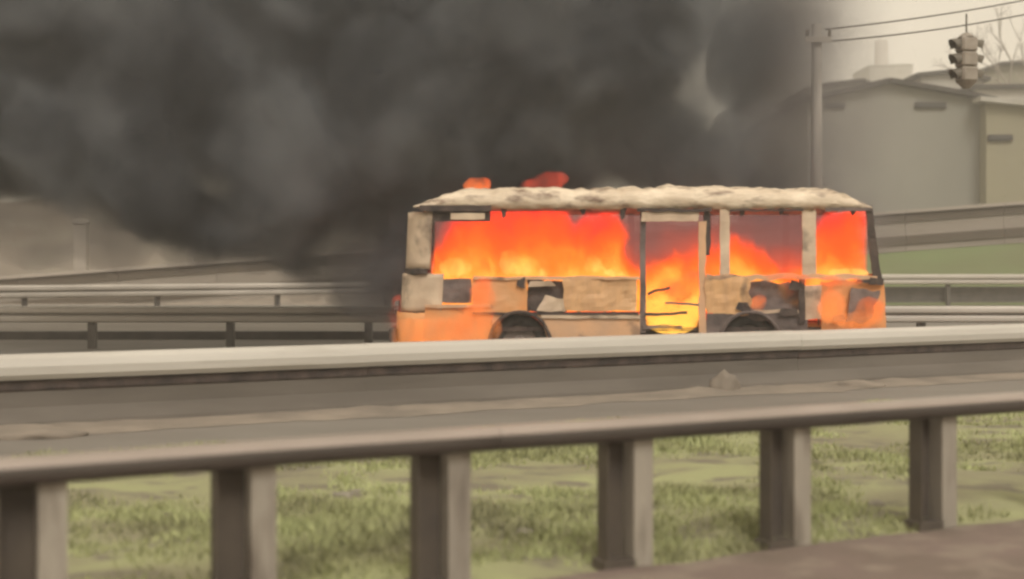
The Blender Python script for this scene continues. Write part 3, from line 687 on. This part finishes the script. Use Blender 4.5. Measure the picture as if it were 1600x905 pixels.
# skeletal seats inside
k = 0
for x in (905, 960, 1150, 1195, 1238, 1300):
    X = PX(x, BY+0.6)
    for Y in (BY+0.55, BF-0.75):
        fr = [tube((X, Y, 0.68), (X, Y, 1.35), 0.015, n=5), tube((X, Y+0.4, 0.68), (X, Y+0.4, 1.35), 0.015, n=5), tube((X, Y, 1.35), (X, Y+0.4, 1.35), 0.015, n=5),
              tube((X, Y, 1.05), (X, Y+0.4, 1.05), 0.012, n=5), tube((X, Y, 1.05), (X+0.38, Y, 1.05), 0.015, n=5), tube((X, Y+0.4, 1.05), (X+0.38, Y+0.4, 1.05), 0.015, n=5), tube((X+0.38, Y, 0.68), (X+0.38, Y, 1.05), 0.015, n=5)]
        obj('seat_frame', join(*fr), M['char'], bus)
V, Fc = [], []
cx_, cy2, cz_ = PX(725, BY), BY+0.75, 1.5
ring = [Vector((cx_ + 0.22*math.cos(a)*0.5, cy2 + 0.22*math.sin(a), cz_ + 0.22*math.cos(a)*0.85)) for a in lin(0, 2*math.pi, 21)]
obj('steering_wheel', join(polytube(ring, 0.015, 5), tube((cx_, cy2, cz_), (cx_-0.35, cy2, 0.9), 0.03, n=6)), M['char'], bus)

# ------------------------------------------------------------------ fire
def hull(blobs, vox, amp, fr, name, m, seed=0, smooth=True):
    bm = bmesh.new()
    for (c, r3) in blobs:
        mt = Matrix.Translation(c) @ Matrix.Diagonal((*r3, 1)); bmesh.ops.create_icosphere(bm, subdivisions=3, radius=1, matrix=mt)
    me = bpy.data.meshes.new(name); bm.to_mesh(me); bm.free()
    tmp = bpy.data.objects.new('tmp', me); COL.objects.link(tmp)
    md = tmp.modifiers.new('r', 'REMESH'); md.mode = 'VOXEL'; md.voxel_size = vox
    dg = bpy.context.evaluated_depsgraph_get(); dg.update()
    m2 = bpy.data.meshes.new_from_object(tmp.evaluated_get(dg))
    bpy.data.objects.remove(tmp); bpy.data.meshes.remove(me)
    m2.name = name
    m2.shade_smooth()
    nv = len(m2.vertices); co = np.zeros(nv*3); no = np.zeros(nv*3); m2.vertices.foreach_get('co', co); m2.vertex_normals.foreach_get('vector', no)
    co = co.reshape(-1, 3); no = no.reshape(-1, 3); sh = Vector((seed*7.1, seed, 0))
    for i in range(nv):
        p = Vector(co[i]); a = 0; f_ = fr; am = amp
        for _ in range(3): a += am*(1-2*abs(noise.noise(p*f_ + sh))); f_ *= 2.1; am *= 0.5
        co[i] += no[i]*(a - amp*0.4)
    c0 = co.mean(axis=0)
    m2.vertices.foreach_set('co', (co - c0).ravel()); m2.materials.clear(); m2.materials.append(m)
    o = bpy.data.objects.new(name, m2); COL.objects.link(o)
    md = o.modifiers.new('r', 'REMESH'); md.mode = 'VOXEL'; md.voxel_size = vox*0.8       # heals folds so that the gas has one clean skin
    dg = bpy.context.evaluated_depsgraph_get(); dg.update(); m3 = bpy.data.meshes.new_from_object(o.evaluated_get(dg))
    o.modifiers.clear(); o.data = m3; bpy.data.meshes.remove(m2); m3.name = name; m3.shade_smooth()
    m3.materials.clear(); m3.materials.append(m)
    # drop inner pockets: keep only shells that are not tiny
    bm = bmesh.new(); bm.from_mesh(m3); seen = set(); isl = []
    bm.verts.ensure_lookup_table()
    for v in bm.verts:
        if v.index in seen: continue
        st = [v]; seen.add(v.index); g_ = [v]
        while st:
            a = st.pop()
            for e in a.link_edges:
                b = e.other_vert(a)
                if b.index not in seen: seen.add(b.index); st.append(b); g_.append(b)
        isl.append(g_)
    big = max(len(g_) for g_ in isl)
    kill = [v for g_ in isl if len(g_) < big*0.06 for v in g_]
    if kill: bmesh.ops.delete(bm, geom=kill, context='VERTS')
    bm.to_mesh(m3); bm.free()
    o.location = c0
    return o

def firemat(name, k, z0, z1, cols, scale=2.2, strength=1.0, tear=(2.6, 0.36, 0.56, 0.08)):
    """glowing gas: absorption k per metre, colour by height above the fuel and by turbulence"""
    m = bpy.data.materials.new(name); m.use_nodes = True; t = m.node_tree; n = t.nodes; L = t.links; n.clear()
    o = n.new('ShaderNodeOutputMaterial'); ab = n.new('ShaderNodeVolumeAbsorption'); em = n.new('ShaderNodeEmission'); ad = n.new('ShaderNodeAddShader')
    ab.inputs[0].default_value = (0, 0, 0, 1); ab.inputs[1].default_value = k
    L.new(ab.outputs[0], ad.inputs[0]); L.new(em.outputs[0], ad.inputs[1]); L.new(ad.outputs[0], o.inputs['Volume'])
    geo = n.new('ShaderNodeNewGeometry'); sp = n.new('ShaderNodeSeparateXYZ'); L.new(geo.outputs['Position'], sp.inputs[0])
    mr = n.new('ShaderNodeMapRange'); mr.inputs[1].default_value = z0; mr.inputs[2].default_value = z1; L.new(sp.outputs[2], mr.inputs[0])
    tx = n.new('ShaderNodeTexNoise'); tx.inputs['Scale'].default_value = scale; tx.inputs['Detail'].default_value = 2; L.new(geo.outputs['Position'], tx.inputs['Vector'])
    ma = n.new('ShaderNodeMath'); ma.operation = 'MULTIPLY_ADD'; L.new(tx.outputs[0], ma.inputs[0]); ma.inputs[1].default_value = 0.9
    ma2 = n.new('ShaderNodeMath'); ma2.operation = 'SUBTRACT'; L.new(mr.outputs[0], ma2.inputs[0]); ma2.inputs[1].default_value = 0.45
    L.new(ma2.outputs[0], ma.inputs[2])
    cr = n.new('ShaderNodeValToRGB'); L.new(ma.outputs[0], cr.inputs[0]); e = cr.color_ramp.elements
    e[0].position = cols[0][0]; e[0].color = (*cols[0][1], 1); e[1].position = cols[-1][0]; e[1].color = (*cols[-1][1], 1)
    for p_, c_ in cols[1:-1]: q = e.new(p_); q.color = (*c_, 1)
    L.new(cr.outputs[0], em.inputs[0])
    mp = n.new('ShaderNodeMapping'); mp.inputs['Scale'].default_value = (1.0, 1.0, 0.5); L.new(geo.outputs['Position'], mp.inputs[0])
    tn = n.new('ShaderNodeTexNoise'); tn.inputs['Scale'].default_value = tear[0]; tn.inputs['Detail'].default_value = 4; tn.inputs['Distortion'].default_value = 0.8
    L.new(mp.outputs[0], tn.inputs['Vector'])
    mk = n.new('ShaderNodeMapRange'); mk.interpolation_type = 'SMOOTHSTEP'; L.new(tn.outputs[0], mk.inputs[0])
    for q_, v_ in enumerate((tear[1], tear[2], tear[3]*k, k)): mk.inputs[q_+1].default_value = v_
    L.new(mk.outputs[0], ab.inputs[1])
    ms = n.new('ShaderNodeMath'); ms.operation = 'MULTIPLY'; L.new(mk.outputs[0], ms.inputs[0]); ms.inputs[1].default_value = strength; L.new(ms.outputs[0], em.inputs[1])
    return m
YEL, ORA, RED, DRK = (1.0, 0.34, 0.045), (1.0, 0.10, 0.008), (0.85, 0.055, 0.02), (0.26, 0.075, 0.055)
FM1 = firemat('window_fire_gas', 4.4, 1.30, 2.45, [(0.0, YEL), (0.22, ORA), (0.7, (1.0,0.055,0.008)), (1.0, RED)], 2.6, 1.15, tear=(3.4, 0.30, 0.54, 0.12))
FM2 = firemat('sill_flame_gas', 6.0, 1.30, 1.75, [(0.2, (1.0,0.55,0.13)), (0.9, (1.0,0.25,0.035))], 3.0, 1.25, tear=(5, 0.38, 0.6, 0.0))
FM3 = firemat('interior_glow_smoke', 2.6, 1.2, 2.5, [(0.0, (1.0,0.09,0.02)), (0.30, (0.50,0.06,0.03)), (0.6, (0.20,0.06,0.048)), (1.0, (0.12,0.058,0.052))], 1.2, 1.0, tear=(1.0, 0.1, 0.3, 0.8))  # emission stands in for firelight on the cabin smoke
FM4 = firemat('doorway_flame_gas', 9.0, 0.45, 1.6, [(0.12, (1.0,0.50,0.07)), (0.45, (1.0,0.36,0.05)), (0.62, (1.0,0.12,0.015)), (0.95, (0.7,0.08,0.03))], 3.5, 1.2, tear=(4.5, 0.34, 0.55, 0.1))
FM5 = firemat('outer_flame_gas', 4.5, 0.4, 1.6, [(0.1, (1.0,0.30,0.07)), (0.9, (1.0,0.14,0.03))], 1.8, tear=(3.5, 0.3, 0.65, 0.2))
def B(x, y, Y, rx, rz_, ry=0.35): return (P(x, y, Y), (rx*Y/2000, ry, rz_*Y/2000))
tag(obj('smoky_glow', box(PX(670, BY), PX(1362, BY), BY+1.26, BF-0.12, 0.72, 2.36), FM3), 'smoke filling the inside of the bus, given a dim red glow for the firelight', 'smoke', kind='stuff')
def fieldfire(name, k, tops, soft, cols, z0, z1, warp=0.5, strength=1.15):
    """soft-edged burning gas whose upper edge follows the flame heights (tops, in metres) along the bus"""
    m = bpy.data.materials.new(name); m.use_nodes = True; t = m.node_tree; n = t.nodes; L = t.links; n.clear()
    o = n.new('ShaderNodeOutputMaterial'); ab = n.new('ShaderNodeVolumeAbsorption'); em = n.new('ShaderNodeEmission'); ad = n.new('ShaderNodeAddShader')
    ab.inputs[0].default_value = (0, 0, 0, 1)
    L.new(ab.outputs[0], ad.inputs[0]); L.new(em.outputs[0], ad.inputs[1]); L.new(ad.outputs[0], o.inputs['Volume'])
    def math_(op, a, b):
        q = n.new('ShaderNodeMath'); q.operation = op
        for i_, x in enumerate((a, b)):
            if isinstance(x, (int, float)): q.inputs[i_].default_value = x
            else: L.new(x, q.inputs[i_])
        return q.outputs[0]
    def mr(x, a, b, c, d, ip='SMOOTHSTEP'):
        q = n.new('ShaderNodeMapRange'); q.interpolation_type = ip; L.new(x, q.inputs[0])
        for i_, y in enumerate((a, b, c, d)): q.inputs[i_+1].default_value = y
        return q.outputs[0]
    geo = n.new('ShaderNodeNewGeometry')
    mp = n.new('ShaderNodeMapping'); mp.inputs['Scale'].default_value = (1, 1, 0.55); L.new(geo.outputs['Position'], mp.inputs[0])
    wn = n.new('ShaderNodeTexNoise'); wn.inputs['Scale'].default_value = 2.4; wn.inputs['Detail'].default_value = 5; wn.inputs['Distortion'].default_value = 0.6; L.new(mp.outputs[0], wn.inputs['Vector'])
    sb = n.new('ShaderNodeVectorMath'); sb.operation = 'SUBTRACT'; L.new(wn.outputs['Color'], sb.inputs[0]); sb.inputs[1].default_value = (0.5, 0.5, 0.5)
    sc = n.new('ShaderNodeVectorMath'); sc.operation = 'MULTIPLY'; L.new(sb.outputs[0], sc.inputs[0]); sc.inputs[1].default_value = (warp*0.7, 0, warp*1.7)
    av = n.new('ShaderNodeVectorMath'); L.new(geo.outputs['Position'], av.inputs[0]); L.new(sc.outputs[0], av.inputs[1])
    sp = n.new('ShaderNodeSeparateXYZ'); L.new(av.outputs[0], sp.inputs[0])
    x0, x1 = tops[0][0], tops[-1][0]
    cv = n.new('ShaderNodeFloatCurve'); c = cv.mapping.curves[0]; cv.mapping.use_clip = False
    pts = [((x-x0)/(x1-x0), z/3.0) for x, z in tops]; c.points[0].location = pts[0]; c.points[1].location = pts[-1]
    for p_ in pts[1:-1]: c.points.new(*p_)
    for p_ in c.points: p_.handle_type = 'AUTO_CLAMPED'
    cv.mapping.update(); L.new(math_('DIVIDE', math_('SUBTRACT', sp.outputs[0], x0), x1-x0), cv.inputs['Value'])
    h = math_('SUBTRACT', math_('MULTIPLY', cv.outputs[0], 3.0), sp.outputs[2])       # depth below the flame tops
    den = math_('MULTIPLY', mr(h, -soft*0.5, soft, 0.0, 1.0), mr(wn.outputs[0], 0.3, 0.6, 0.45*k, k))
    L.new(den, ab.inputs[1])
    tx = n.new('ShaderNodeTexNoise'); tx.inputs['Scale'].default_value = 3.0; tx.inputs['Detail'].default_value = 4; L.new(av.outputs[0], tx.inputs['Vector'])
    cf = math_('ADD', mr(sp.outputs[2], z0, z1, 0.0, 1.0, 'LINEAR'), math_('MULTIPLY', math_('SUBTRACT', tx.outputs[0], 0.5), 1.1))
    cf = math_('ADD', cf, mr(h, 0.0, 0.5, 0.25, 0.0))                                 # redder at the fringes
    cr = n.new('ShaderNodeValToRGB'); L.new(cf, cr.inputs[0]); e = cr.color_ramp.elements
    e[0].position = cols[0][0]; e[0].color = (*cols[0][1], 1); e[1].position = cols[-1][0]; e[1].color = (*cols[-1][1], 1)
    for p_, c_ in cols[1:-1]: q = e.new(p_); q.color = (*c_, 1)
    L.new(cr.outputs[0], em.inputs[0]); L.new(math_('MULTIPLY', den, strength), em.inputs[1])
    return m
ftops = [(PX(x, BY+.6), PZ(y, BY+.6)) for x, y in ((660,420),(688,385),(712,352),(745,334),(772,318),(866,312),(888,335),(898,355),(915,340),(948,336),(972,368),(990,412),(1010,418),(1045,408),(1085,412),(1108,398),(1130,382),(1172,380),(1200,398),(1222,424),(1256,430),(1276,420),(1286,365),(1302,338),(1350,328),(1366,335))]
FF = fieldfire('cabin_fire_gas', 5.0, ftops, 0.22, [(0.02, YEL), (0.20, (1.0,0.17,0.014)), (0.42, (1.0,0.085,0.008)), (0.85, (1.0,0.05,0.010)), (1.0, (0.9,0.035,0.018))], 1.36, 2.5, warp=0.72)
tag(obj('cabin_fire', box(PX(672, BY), PX(1360, BY), BY+0.14, BY+1.25, 0.9, 2.37), FF), 'orange red fire burning behind the windows along the whole cabin', 'fire', kind='stuff')
tag(hull([B(712,418,BY+.3,22,11,.15), B(796,410,BY+.3,13,18,.15), B(822,418,BY+.3,18,13,.15), B(928,414,BY+.25,12,12,.15), B(955,428,BY+.2,18,4,.1), B(845,428,BY+.25,12,4,.1), B(1325,428,BY+.1,34,5,.12)], 0.035, 0.05, 6, 'sill_flames', FM2, 4),
    'small yellow flame cores licking along the window sill', 'fire', kind='stuff')
tag(hull([B(1050,505,BY+.15,40,14,.2), B(1035,470,BY+.2,24,18,.2), B(1075,478,BY+.2,22,20,.2), B(1060,450,BY+.3,30,14,.2), B(1085,440,BY+.3,16,16,.2), B(1050,490,BY+.25,44,22,.25)], 0.035, 0.04, 4, 'doorway_fire', FM4, 5),
    'bright yellow and orange fire pouring from the doorway', 'fire', kind='stuff')
tag(hull([B(745,510,BY-.10,40,36,.07), B(755,466,BY-.08,22,34,.06), B(690,520,BY-.08,60,24,.06), B(640,525,BY-.05,30,30,.06)], 0.035, 0.03, 4, 'outer_flames', FM5, 6),
    'thin orange flames over the skirt under the cab', 'fire', kind='stuff')
tag(hull([B(1300,480,BY-.12,22,28,.10), B(1340,500,BY-.12,42,12,.1), B(1360,482,BY-.1,24,18,.08), B(1185,472,BY+.0,12,12,.1), B(1300,440,BY-.08,50,7,.08), B(1225,432,BY-.06,40,4,.06)], 0.035, 0.03, 4, 'outer_flames', FM5, 7),
    'thin red flames over the rear corner of the bus', 'fire', kind='stuff')
tag(hull([B(746,290,BY+.5,22,12,.2), B(748,284,BY+.5,20,6,.15)], 0.03, 0.02, 4, 'roof_flame', firemat('roof_flame_gas', 5.0, 2.5, 3.0, [(0.1, (1.0,0.24,0.05)), (0.9, (1.0,0.12,0.03))], 3, 1.0, tear=(4.5, 0.35, 0.65, 0.0)), 8), 'small square orange flame on the front of the roof', 'fire', kind='stuff')
FM6 = firemat('thin_red_flame_gas', 1.3, 2.6, 3.1, [(0.1, (1.0,0.12,0.05)), (0.9, (0.8,0.07,0.04))], 1.8, 1.0, tear=(3.5, 0.38, 0.72, 0.0))
tag(hull([B(845,290,BY+.7,34,10,.5), B(862,279,BY+.7,26,10,.35)], 0.03, 0.03, 4, 'roof_flame', FM6, 9), 'fainter red flame on the roof above the middle windows', 'fire', kind='stuff')
tag(hull([B(617,492,BY+.5,12,14,.3), B(612,505,BY+.4,10,10,.2), B(622,470,BY+.7,8,10,.2)], 0.03, 0.03, 4, 'outer_flames', FM6, 10), 'pinkish flame at the front bumper of the bus', 'fire', kind='stuff')

# ------------------------------------------------------------------ smoke
def SB(x, y, Y, r, ry=None): k_ = Y/2000; return (P(x, y, Y), (r*k_, (ry or r*k_), r*k_))
def plume_mat(name, color, dens, xf, floor_pts, fsoft, sc=0.52, lo=0.43, hi=0.57, dmin=0.13):
    """billowing gas: warped cells + turbulence; thins out to the right (xf) and towards its ragged underside"""
    m = bpy.data.materials.new(name); m.use_nodes = True; t = m.node_tree; n = t.nodes; L = t.links; n.clear()
    o = n.new('ShaderNodeOutputMaterial'); v = n.new('ShaderNodeVolumePrincipled'); L.new(v.outputs[0], o.inputs['Volume'])
    v.inputs['Color'].default_value = (*color, 1); v.inputs['Density Attribute'].default_value = ''
    geo = n.new('ShaderNodeNewGeometry')
    def math_(op, a, b=None, c=None):
        q = n.new('ShaderNodeMath'); q.operation = op
        for k, x in enumerate((a, b, c)):
            if x is None: continue
            if isinstance(x, (int, float)): q.inputs[k].default_value = x
            else: L.new(x, q.inputs[k])
        return q.outputs[0]
    def mrange(x, a, b, c, d):
        q = n.new('ShaderNodeMapRange'); q.interpolation_type = 'SMOOTHSTEP'; L.new(x, q.inputs[0])
        for k, y in enumerate((a, b, c, d)): q.inputs[k+1].default_value = y
        return q.outputs[0]
    wn = n.new('ShaderNodeTexNoise'); wn.inputs['Scale'].default_value = 0.6; wn.inputs['Detail'].default_value = 6; wn.inputs['Roughness'].default_value = 0.6; L.new(geo.outputs['Position'], wn.inputs['Vector'])
    sub = n.new('ShaderNodeVectorMath'); sub.operation = 'SUBTRACT'; L.new(wn.outputs['Color'], sub.inputs[0]); sub.inputs[1].default_value = (0.5, 0.5, 0.5)
    scl = n.new('ShaderNodeVectorMath'); scl.operation = 'SCALE'; L.new(sub.outputs[0], scl.inputs[0]); scl.inputs['Scale'].default_value = 1.5
    add = n.new('ShaderNodeVectorMath'); L.new(geo.outputs['Position'], add.inputs[0]); L.new(scl.outputs[0], add.inputs[1])
    vo = n.new('ShaderNodeTexVoronoi'); vo.feature = 'SMOOTH_F1'; vo.inputs['Scale'].default_value = sc; vo.inputs['Smoothness'].default_value = 0.35; L.new(add.outputs[0], vo.inputs['Vector'])
    n2 = n.new('ShaderNodeTexNoise'); n2.inputs['Scale'].default_value = 1.1; n2.inputs['Detail'].default_value = 4; L.new(add.outputs[0], n2.inputs['Vector'])
    n3 = n.new('ShaderNodeTexNoise'); n3.inputs['Scale'].default_value = 0.5; n3.inputs['Detail'].default_value = 3; L.new(add.outputs[0], n3.inputs['Vector'])
    cm = n.new('ShaderNodeMix'); cm.data_type = 'RGBA'; cm.inputs[6].default_value = (*[q*0.66 for q in color], 1); cm.inputs[7].default_value = (color[0]*1.55, color[1]*1.52, color[2]*1.44, 1)
    L.new(mrange(n3.outputs[0], 0.38, 0.62, 0.0, 1.0), cm.inputs[0]); L.new(cm.outputs[2], v.inputs['Color'])
    f = math_('ADD', math_('MULTIPLY', math_('SUBTRACT', 1.0, vo.outputs['Distance']), 0.78), math_('MULTIPLY', n2.outputs[0], 0.22))
    d = mrange(f, lo, hi, dmin*dens, dens)
    sp = n.new('ShaderNodeSeparateXYZ'); L.new(add.outputs[0], sp.inputs[0])
    if xf: d = math_('MULTIPLY', d, mrange(sp.outputs[0], *xf))
    d = math_('MULTIPLY', d, mrange(sp.outputs[1], 19.8, 20.7, 0.0, 1.0))      # ragged near face
    if floor_pts:                                       # height of the underside along x
        xs = [p[0] for p in floor_pts]; x0, x1 = min(xs), max(xs)
        cv = n.new('ShaderNodeFloatCurve'); c = cv.mapping.curves[0]; cv.mapping.use_clip = False
        pts = [((p[0]-x0)/(x1-x0), p[1]/12.0) for p in floor_pts]
        c.points[0].location = pts[0]; c.points[1].location = pts[-1]
        for p in pts[1:-1]: c.points.new(*p)
        cv.mapping.update()
        u = math_('DIVIDE', math_('SUBTRACT', sp.outputs[0], x0), x1-x0)
        L.new(u, cv.inputs['Value'])
        h = math_('SUBTRACT', sp.outputs[2], math_('MULTIPLY', cv.outputs[0], 12.0))
        d = math_('MULTIPLY', d, mrange(h, 0.0, fsoft, 0.0, 1.0))
    L.new(d, v.inputs['Density'])
    return m
fl = [(PX(x, 22), max(0.0, PZ(y, 22))) for x, y in ((-420,300),(-100,305),(20,315),(110,345),(160,395),(300,415),(420,425),(500,470),(560,490),(640,500),(680,420),(760,330),(1000,330),(1400,330))]
sm_main = plume_mat('black_smoke', (0.205,0.218,0.244), 5.0, (PX(880,24), PX(1262,24), 1.0, 0.0), fl, 0.75)
blobs = []
for (x, y, Y, r) in [(-150,40,24,190),(-60,180,24,150),(60,60,23,170),(40,230,23,95),(150,210,21.5,115),(190,300,21.5,80),(100,285,23,75),(620,450,21.6,60),(230,120,22,150),(300,260,21,120),(330,340,22,70),
        (400,120,23,170),(450,270,20.6,130),(400,340,21.5,72),(480,370,21,66),(530,330,20.6,90),(560,410,21,52),(590,360,21.5,60),(520,420,22,40),(560,250,21.3,110),(620,180,22,120),(640,280,22.5,80),
        (600,40,24,180),(720,170,21.5,95),(760,90,21.2,100),(700,250,22.5,80),(800,200,22.5,110),(880,240,22.8,80),(850,60,23,170),(940,130,23,150),(960,240,23,80),(1030,230,23,90),(1050,80,24,170),
        (1100,200,23.2,110),(1130,250,23.2,80),(1160,120,24.5,130),(1180,0,25,120),(380,-20,25,200),(150,-120,25,200),(760,-100,25,220),(1020,-120,25,200),(1195,240,23.3,70)]:
    Y = max(Y, 22.2)
    blobs.append(SB(x, y, Y, r*1.12 + 14, r*Y/2000*1.25 + 0.5))
sm = hull(blobs, 0.16, 0.22, 0.8, 'smoke_plume', sm_main, 3)
tag(sm, 'huge plume of dark grey billowing smoke pouring from the burning bus across the sky', 'smoke', kind='stuff')
sm_thin = volmat('thin_smoke', (0.34,0.32,0.33), 0.62, 0.6, 0.3, 0.65, 0.3, detail=3)
sm_thin2 = volmat('rear_smoke', (0.36,0.34,0.345), 1.5, 0.6, 0.3, 0.65, 0.25, detail=3, xfade=(PX(1180,23), PX(1425,23), 1.0, 0.0))
tag(hull([SB(1215,100,24.6,110), SB(1200,250,23.5,100), SB(1290,260,23,90), SB(1345,270,22.6,66), SB(1375,330,22.4,60,1.0), SB(1370,230,23,95,1.4), SB(1385,290,22.8,66,1.2), SB(1240,-20,25,100), SB(1400,345,22.2,26), SB(1300,120,23.6,120), SB(1300,0,24,120)], 0.16, 0.12, 1.0, 'smoke_wisps', sm_thin2, 5),
    'thin grey smoke drifting behind the rear of the bus', 'smoke', kind='stuff')
tag(hull([SB(585,430,21.5,72), SB(600,490,21.5,40), SB(545,455,22,36), SB(60,330,24,90), SB(180,365,24,60), SB(300,385,24,42), SB(400,395,24,34), SB(-60,300,24,110), SB(480,440,23,36)], 0.12, 0.1, 1.2, 'smoke_wisps', sm_thin, 6),
    'thin low smoke under the plume to the left of the bus', 'smoke', kind='stuff')

# ------------------------------------------------------------------ haze
hz = bpy.data.materials.new('haze_air'); hz.use_nodes = True; t = hz.node_tree; t.nodes.clear()
o_ = t.nodes.new('ShaderNodeOutputMaterial'); v_ = t.nodes.new('ShaderNodeVolumePrincipled'); t.links.new(v_.outputs[0], o_.inputs['Volume'])
v_.inputs['Color'].default_value = (0.92,0.89,0.84,1); v_.inputs['Density'].default_value = 0.0027; v_.inputs['Density Attribute'].default_value = ''
tag(obj('haze', box(-905, 905, -305, 1505, -1.1, 52), hz), 'pale warm haze over the whole place', kind='stuff')
